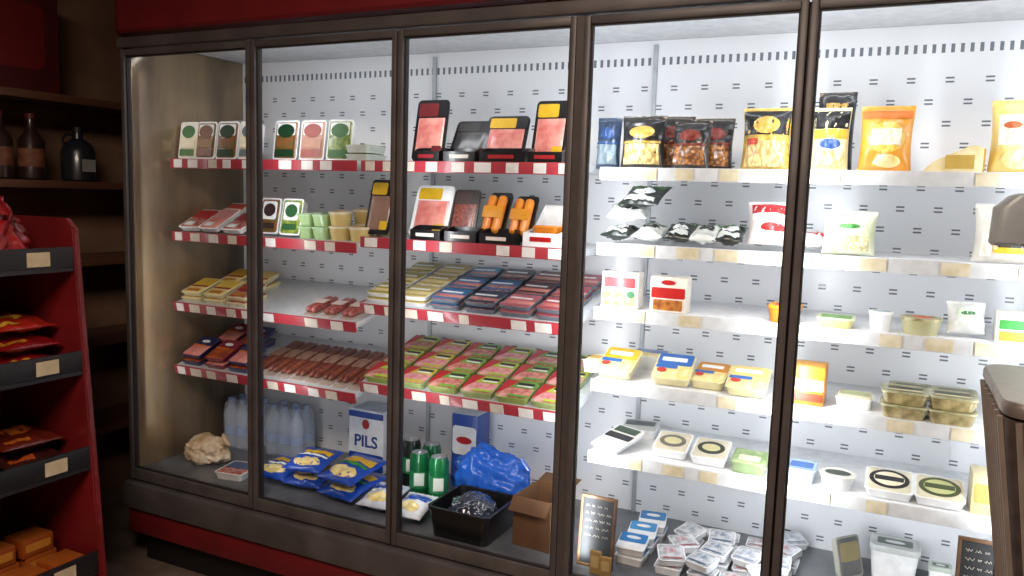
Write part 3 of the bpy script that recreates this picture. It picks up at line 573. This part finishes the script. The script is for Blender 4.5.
for ci,u in enumerate((903,950)):
    for ri,y in enumerate((.215,.33,.445)):
        for lv in range(2 if ri==0 else 1):
            lab='rectangular olive-lidded tub, %s column, %s%s, on the fourth right shelf'%(('left','right')[ci],('front','middle','back')[ri],(' lower',' upper')[lv] if ri==0 else '')
            if first is None: first=o=tub('spread_tub',lab,'tub',.115,.1,.036,False,M('#b8a878',.35,coat=.5,hx2='#7a6e44',scale=40),M('#807e54',.35,coat=.5,hx2='#aca884',scale=30),[('label',M('#2c2a20',.4),-.35,.35,-.12,.2,0),('stripe',M('#d8d0a0',.4),-.35,.35,-.3,-.18,0)],g)
            else: o=dup(first,lab)
            put(o,XU(u,.215,.917)+ri*.01,y,'C4',dz=lv*.0365)
# C5
flat('black and white thin pack lying aslant at the left end of the fifth right shelf',618,.23,'C5',.11,.14,.016,WHITE,M('#d8d4cc',.35,coat=.6),[('black_label',BLACK,-.45,.45,-.05,.16,0),('label',M('#3a4a3a',.4),-.4,.4,.22,.44,0)],16,-24)
flat('thin grey pack at the back left of the fifth right shelf',640,.42,'C5',.12,.13,.03,WHITE,M('#c4c4bc',.35,coat=.6),[('label',M('#50585c',.4),-.4,.4,-.1,.3,0)],0,10)
for i,(u,y,w,d,body,lid,lab,mt) in enumerate(((673,.26,.105,.11,WHITE,M('#d4cab0',.4,coat=.5),'pale square soft-cheese pack with grey round label',M('#6c6a60',.4)),(711,.25,.105,.11,WHITE,M('#d0c8b0',.4,coat=.5),'square soft-cheese pack with dark lens-shaped label',M('#3a4038',.4)))):
    flat(lab+' on the fifth right shelf',u,y,'C5',w,d,.03,body,lid,[('ring_label',mt,-.38,.38,-.3,.3,1),('inner_label',M('#d0c898',.4),-.25,.25,-.17,.17,1)],16)
flat('green herb cheese block at the right side of the fourth door, fifth shelf',750,.235,'C5',.1,.1,.036,M('#90a474',.4,coat=.5),M('#789858',.4,coat=.7,hx2='#a8b880',scale=40),[('label',M('#d8dcb8',.4),-.3,.3,-.35,0,0)],8)
tubp('blue-labelled flat tub at the left of the fifth door, fifth shelf',783,462,816,.19,'C5',.1,False,M('#c8d4e0',.4),M('#a8bcd0',.35),[('label',SB,-.38,.38,-.25,.25,0)],hf=.7)
tubp('round white tub with dark oval lid label, fifth right shelf',816,474,856,.18,'C5',None,True,WHITE,M('#e8e6dc',.35),[('label',M('#3a4438',.4),-.36,.36,-.24,.24,1)])
for i,(u,dsc,mt,m2) in enumerate(((888,'black-ringed',BLACK,CREAM),(938,'olive-ringed',M('#46502c',.4),M('#c0c488',.4)))):
    flat('clear square pack of round cheese with %s label, fifth right shelf'%dsc,u,.235,'C5',.118,.118,.028,WHITE,M('#dcd4b8',.35,coat=.6),[('ring_label',mt,-.42,.42,-.38,.38,1),('inner_label',m2,-.32,.32,-.28,.28,1),('middle_band',mt,-.3,.3,-.09,.09,0)],14)
x,w,h=bbox(964,476,994,.2,'C5')
o=carton('cheese_carton','yellow cheese carton at the right end of the fifth shelf beside the brown stand','carton',w,.1,max(.06,h),M('#dccc98',.4,coat=.5),[('label',M('#c8a860',.4),-.4,.4,-.2,.3,0)],None,M('#e4d8b0',.4)); put(o,x+.01,.24,'C5')
# deck C
g='blue and white yogurt packs on the case floor'
for i,(u,y,hx) in enumerate(((632,.18,'#2478bc'),(642,.28,'#3c8cc4'),(652,.38,'#2a74b0'))):
    for lv in range(2):
        lab='blue and white flat pack, %s of pair, %s pile by the chalkboard'%(('lower','upper')[lv],('front','middle','rear')[i])
        if lv==0: o=flatpack('yogurt_pack',lab,'yogurt pack',.088,.09,.026,WHITE,M('#e8ecf0',.35,coat=.5),[('label',M(hx,.4,coat=.5),-.46,.46,-.1,.46,0),('white_mark',WHITE,-.25,.25,.1,.28,1)],g)
        else: o=dup(o,lab)
        put(o,XU(u,y,.37),y,'D',dz=lv*.036,rx=lv*8,rz=3*i-2+lv*6)
g='white foil-topped packs jumbled on the case floor'
FOIL=M('#dcdfe2',.28,.2,coat=.5,hx2='#9aa0a8',scale=45)
protos=[('white pack with grey printed lid','#8492a0'),('white pack with blue-grey printed lid','#4c6884'),('white pack with rosy printed lid','#a86a70')]
rnd=random.Random(5); pk={}
rows=[('front',.165,(670,702,734,764)),('second',.26,(682,714,746,776)),('third',.355,(690,722,754,784)),('back',.45,(696,728,760,790))]
for rn,y,us in rows:
    for i,u in enumerate(us):
        for lv in range(2):
            k=rnd.randrange(3); lab='%s, %s from left, %s row, %s layer, case floor'%(protos[k][0],ORD[i],rn,('lower','upper')[lv])
            if lv and rnd.random()<.3: continue
            if k not in pk:
                pk[k]=o=flatpack('yogurt_pack',lab,'yogurt pack',.08,.074,.024,M('#eceef0',.3,coat=.4),FOIL,[('label',M(protos[k][1],.4,hx2='#cfd3d8',scale=70),-.3,.2,-.05,.3,1),('stripe',M(protos[k][1],.4),-.35,.35,-.4,-.32,0)],g)
            else: o=dup(pk[k],lab)
            put(o,XU(u,y,.37)+rnd.uniform(-.006,.006),y,'D',rx=(0,rnd.uniform(5,16))[lv],rz=rnd.uniform(-6,6) if lv==0 else rnd.uniform(-40,40),dz=lv*.038)
flat('thin grey pack standing on edge beside the white tub on the case floor',842,.40,'D',.09,.12,.025,M('#a8a89c',.4),M('#6a6c6a',.35,coat=.6),[('label',M('#a09468',.4),-.4,.4,-.1,.35,0)],74,50)
for i,(u,y,w,c1,lab) in enumerate(((892,.45,.135,'#c8ccc8','large white rectangular tub with grey lid'),(938,.42,.06,'#b8c4b8','smaller pale tub'))):
    o=tub('yogurt_tub',lab+' on the case floor behind the fifth door','tub',w,w*.75,(.11,.08)[i],False,WHITE,M(c1,.35,coat=.4),[('label',M('#5c6c60',.4),-.35,.35,-.2,.25,0),('mark',WHITE,-.2,.2,-.1,.1,1)]); put(o,XU(u,y,.37),y,'D')
def chalk(label,u0,v0,u1,y,tilt,seed):
    x,w,h=bbox(u0,v0,u1,y,'D'); h=min(h,.28)
    t=thing('chalkboard_sign',label,'chalkboard'); WD=M('#6a4a2c',.6,hx2='#4c341e',scale=20)
    bm=bmesh.new(); e=.008
    box(bm,-w/2,w/2,-.006,.006,0,e,bev=.001); box(bm,-w/2,w/2,-.006,.006,h-e,h,bev=.001); box(bm,-w/2,-w/2+e,-.006,.006,e,h-e,bev=.001); box(bm,w/2-e,w/2,-.006,.006,e,h-e,bev=.001)
    part('frame',fin(bm,'frame'),WD,t); part('slate',boxm('slate',-w/2+e,w/2-e,-.003,.004,e,h-e),M('#17181a',.7,hx2='#232426',scale=15),t)
    rnd=random.Random(seed); bm=bmesh.new(); z=h-.03
    while z>h*.4:
        xx=-w/2+.018
        while xx<w/2-.022:
            L_=rnd.uniform(.008,.022); L_=min(L_,w/2-.012-xx); k=6
            tube(bm,[(xx+L_*q/k,-.0042,z+.004*math.sin(q*2.2+xx*200)) for q in range(k+1)],.0009,5); xx+=L_+.007
        z-=.022
    part('chalk_writing',fin(bm,'chalk_writing'),M('#a8a49c',.9),t); put(t,x,y,'D',rx=tilt,dz=.001); return x,w,h
chalk('small chalkboard with white handwriting at the left of the fourth door',576,499,613,.075,-6,4)
for i,u in enumerate((594,604)):
    o=carton('ticket_card','folded tan card leaning before the chalkboard, %s of two'%('left','right')[i],'card',.034,.012,.07-.012*i,M('#a88a54',.7),[('printed_panel',M('#c4ac78',.6),-.35,.35,-.2,.3,0)]); put(o,XU(u,.03,.37),.038,'D',rz=(-6,8)[i])
chalk('small brown-framed chalkboard on the case floor by the brown stand',948,541,992,.10,-8,9)
# ------------------------------------------------------------------ left display rack
rack=thing('display_rack','red-sided display rack with black trays at the left edge','display rack')
RK=M('#7e1a1e',.45,coat=.2,hx2='#6c1418',scale=5); TR=M('#201e22',.45,coat=.2)
def panel(y0,y1):
    bm=bmesh.new(); poly(bm,[(-2.16,0),(-2.265,1.32),(-2.30,1.35),(-2.66,1.35),(-2.66,0)],'y',y0,y1); bmesh.ops.bevel(bm,geom=list(bm.edges),offset=.004,segments=2,affect='EDGES'); return fin(bm,'side_panel')
part('side_panel',panel(-.472,-.45),RK,rack); part('side_panel',panel(-1.35,-1.328),RK,rack)
part('back_board',boxm('back_board',-2.66,-2.645,-1.328,-.472,0,1.34),RK,rack)
part('base_plinth',boxm('base_plinth',-2.64,-2.19,-1.328,-.472,0,.1),TR,rack)
TZ=[(1.19,-2.262),(.87,-2.238),(.57,-2.214),(.235,-2.19)]
for i,(z,xf) in enumerate(TZ):
    bm=bmesh.new(); box(bm,-2.645,xf,-1.328,-.472,z,z+.012); box(bm,xf-.012,xf,-1.328,-.472,z+.012,z+.075,bev=.003)
    tr=part('tray',fin(bm,'tray'),TR,rack)
    for y in (-.585,-.80,-1.05):
        part('price_ticket',boxm('price_ticket',xf+.0005,xf+.002,y-.035,y+.035,z+.02,z+.062),M('#d8c8a8',.6,hx2='#cbb894'),tr)
def rput(o,x,y,ti,rx=0,ry=0,rz=0,dz=0):
    o.rotation_mode='XYZ'; o.location=(x,y,TZ[ti][0]+.0125+dz); o.rotation_euler=(R(rx),R(ry),R(rz))
for k,y in enumerate((-.66,-.93,-1.18)):
    softbag('snack_bag','crumpled bright red bag, %s along the top rack tray'%('nearest the red end','second','farthest')[k],'snack bag',-2.40,y,.1,.115,.22,M('#a0161a',.35,coat=.5,hx2='#7c1014',scale=14),41+k,None,.3,1.2025)
for ti,items in enumerate(([],[('#9c1418','red','#c8982c'),('#861014','deep red','#b87820'),('#b0281a','orange red','#d8a838')],[('#3c1814','dark brown','#a84818'),('#641e12','russet','#b8601c')])):
    for j,(hx,nm,h2) in enumerate(items):
        for k,y in enumerate((-.585,-.80,-1.06)):
            o=pouch('snack_bag','%s snack bag, %s, %s layer, %s rack tray'%(nm,('nearest the red end','second','farthest')[k],('bottom','second','third')[j],('top','second','third')[ti]),'snack bag',.19,.25,.036,M(hx,.35,coat=.5),[('panel',M(h2,.4,coat=.4),.25,.75,.3,.55,1),('edge_stripe',M(h2,.4),.1,.5,.08,.16,0)],60+ti*7+j*3+k,'snack bags on the rack')
            rput(o,-2.29-.02*j,y,ti,-86,0,90+(k-1)*4,dz=.028+.055*j)
first=None
ol=('front row, nearest the red end','front row, second','front row, third','back row lower, nearest the red end','back row lower, second','back row lower, third','back row upper, nearest the red end','back row upper, second','back row upper, third')
for k,(x,y,lv) in enumerate(((-2.26,-.55,0),(-2.26,-.67,0),(-2.26,-.79,0),(-2.38,-.56,0),(-2.38,-.68,0),(-2.38,-.80,0),(-2.38,-.57,1),(-2.38,-.69,1),(-2.38,-.81,1))):
    lab='orange snack carton, %s, on the lowest rack tray'%ol[k]
    if first is None: first=o=carton('snack_carton',lab,'carton',.1,.09,.055,M('#a85018',.45,coat=.3,hx2='#904410',scale=8),[('label',M('#c88430',.4),-.4,.4,-.2,.25,0)],'orange snack cartons on the rack',M('#a0541c',.4))
    else: o=dup(first,lab)
    rput(o,x,y,3,rz=90,dz=lv*.058)
# left wall shelving
unit=thing('wall_shelf_unit','dark brown wooden shelf unit on the left wall','shelf unit'); WD=M('#6e4a36',.55,hx2='#523426',scale=9,stretch=(1,.15,1))
for z in (.40,.78,1.12,1.435,1.77):
    part('shelf',boxm('shelf',-3.24,-2.98,-1.6,.70,z,z+.03,bev=.003),WD,unit)
for y in (-1.6,-.62,.70):
    part('upright',boxm('upright',-3.245,-2.985,y-.03 if y>0 else y,y if y>0 else y+.03,0,2.3),M('#7a563e',.6,hx2='#604028',scale=9),unit)
def jug(label,x,y,z,s,body,lab):
    t=thing('drink_jug',label,'jug')
    part('jug',circ('jug',[(0,.055*s),(.006*s,.064*s),(.12*s,.066*s),(.155*s,.05*s),(.175*s,.022*s),(.2*s,.018*s)],7),body,t); part('cap',circ('cap',[(.2*s,.021*s),(.222*s,.021*s),(.224*s,.018*s)],6),M('#20201f',.5),t)
    bm=bmesh.new(); tube(bm,[(0,-.02*s,.188*s),(0,-.05*s,.19*s),(0,-.068*s,.17*s),(0,-.06*s,.14*s)],.006*s); part('handle',fin(bm,'handle'),body,t)
    part('label',boxm('label',.0655*s,.067*s,-.03*s,.03*s,.04*s,.09*s),lab,t); t.location=(x,y,z); return t
JG=M('#33221e',.3,coat=.5)
jug('round dark glass jug with white label beside the display case',-3.1,.16,1.4655,1.0,M('#262830',.3,coat=.5),M('#9a9a98',.5))
for i,(x,y) in enumerate(((-3.07,-.06),(-3.08,-.18),(-3.08,-.31))):
    t=thing('drink_bottle','tall dark brown bottle, %s from the case on the wall shelf'%ORD[i],'bottle','dark bottles on the wall shelf')
    part('bottle',circ('bottle',[(0,.04),(.006,.048),(.15,.048),(.19,.02),(.235,.017)],6),JG,t); part('cap',circ('cap',[(.235,.02),(.255,.02)],6),M('#5a1c18',.5),t); part('label',circ('label',[(.05,.0485),(.12,.0485)],6,(False,False)),M('#6a3c2c',.6,hx2='#8a5a40'),t)
    t.location=(x,y,1.4655)
o=carton('storage_carton','dark red carton on the uppermost wall shelf at the top left','carton',.6,.22,.4,M('#5a1014',.6,hx2='#480c0e',scale=6),[('front_panel',M('#6e1418',.5),-.4,.4,-.3,.3,0)]); o.location=(-3.11,-.28,1.8005); o.rotation_euler.z=R(90)
single('paper_scrap',blob('paper_scrap',.05,.035,.04,13,.5,3),M('#b8a892',.8),'crumpled pale paper scrap on the floor beside the case base','paper').location=(XU(124,-.2,.02),-.2,.0)
# ------------------------------------------------------------------ right stand + display head
st=thing('display_stand','tapered ribbed brown stand at the right edge in front of the case','stand')
TZS=1.14
xl=XU(1007,-.55,TZS); W=.5; BR=M('#5a4c44',.4,.3,hx2='#463a34',scale=40)
bm=bmesh.new(); loft(bm,[(0,W*.34,.26,.03),(.02,W*.36,.27,.03),(TZS-.04,W,.40,.04),(TZS-.03,W,.40,.04)],4); part('body',fin(bm,'body'),BR,st)
part('rim',loftm('rim',[(TZS-.025,W+.002,.405,.045),(TZS-.02,W+.01,.41,.05),(TZS-.006,W+.01,.41,.05),(TZS,W+.002,.40,.045)],5),M('#8c827c',.35,.4),st,'polished metal rim')
RIB=M('#a09286',.35,.35)
for i in range(17):
    a=-W*.46+i*W*.0575
    bm=bmesh.new(); tube(bm,[(a*.36,-.140,.03),(a,-.206,TZS-.03)],.006,8); part('rib',fin(bm,'rib'),RIB,st)
for s in (-1,1):
    for i in range(8):
        yy=-.16+i*.046; bm=bmesh.new(); tube(bm,[(s*(W*.18+.003),yy*.65,.03),(s*(W*.5+.003),yy,TZS-.03)],.006,8); part('rib',fin(bm,'rib'),RIB,st)
st.location=(xl+W/2,-.55+.2,0)
hd=thing('counter_display','grey rounded display head on a bent post above the brown stand','display')
part('base',circ('base',[(0,.06),(.008,.065),(.018,.06),(.022,.02)],7),M('#3a3a3c',.4),hd)
bm=bmesh.new(); tube(bm,[(0,0,.02),(0,0,.2),(-.02,0,.27),(-.08,0,.30),(-.16,0,.305)],.013,10); part('post',fin(bm,'post'),M('#6c6c6e',.3,.6),hd)
bm=bmesh.new(); loft(bm,[(-.05,.23,.03,.014),(-.044,.24,.05,.024),(.02,.235,.055,.026),(.042,.19,.05,.024),(.047,.16,.03,.014)],5); h1=part('housing',fin(bm,'housing'),M('#a8aeb0',.4,.05,coat=.2),hd); h1.location=(-.22,0,.305)
hd.location=(XU(991,-.35,1.46)+.12+.22,-.35,TZS+.0005)
# ------------------------------------------------------------------ light
def area(name,loc,rot,sx,sy,pw,col):
    l=bpy.data.lights.new(name,'AREA'); l.shape='RECTANGLE'; l.size=sx; l.size_y=sy; l.energy=pw; l.color=col
    o=bpy.data.objects.new(name,l); COL.objects.link(o); o.location=loc; o.rotation_euler=rot; return o
for x,p in ((-2.55,.5),(-1.974,1.7),(-1.392,2.2),(-.84,1.6)):
    area('case_light',(x,.03,1.2),(R(90),0,0),.02,1.35,p,(.92,.96,1))
for x,p in ((-.775,4.8),(-.228,7.2),(.355,6.8),(.9,3.6)):
    area('case_light',(x,.055,1.1),(R(90),0,0),.02,1.4,p,(.90,.95,1))
for a,b,p in ((-2.5,-.88,1.7),(-.76,.9,2.4)):
    area('case_top_light',((a+b)/2,.1,1.975),(R(18),0,0),b-a,.03,p,(.90,.95,1))
area('room_fill_light',(-.6,-2.4,2.72),(0,0,0),1.2,1.2,85,(1,.82,.68))  # added unseen area light that brightens the dim shop around the case
w=bpy.data.worlds.new('world'); S.world=w; w.use_nodes=True; w.node_tree.nodes['Background'].inputs[0].default_value=(.05,.04,.035,1); w.node_tree.nodes['Background'].inputs[1].default_value=.3
# keep labels short
for o in COL.objects:
    if 'label' in o:
        s=o['label'].replace(' ,',','); n=lambda q:len(re.findall(r"[A-Za-z']+",q))
        for a,b in ((' on the case floor',' on case floor'),(' the ',' '),(' behind ',' by '),(' standing',''),(' lying','')):
            if n(s)>16: s=s.replace(a,b)
        o['label']=s
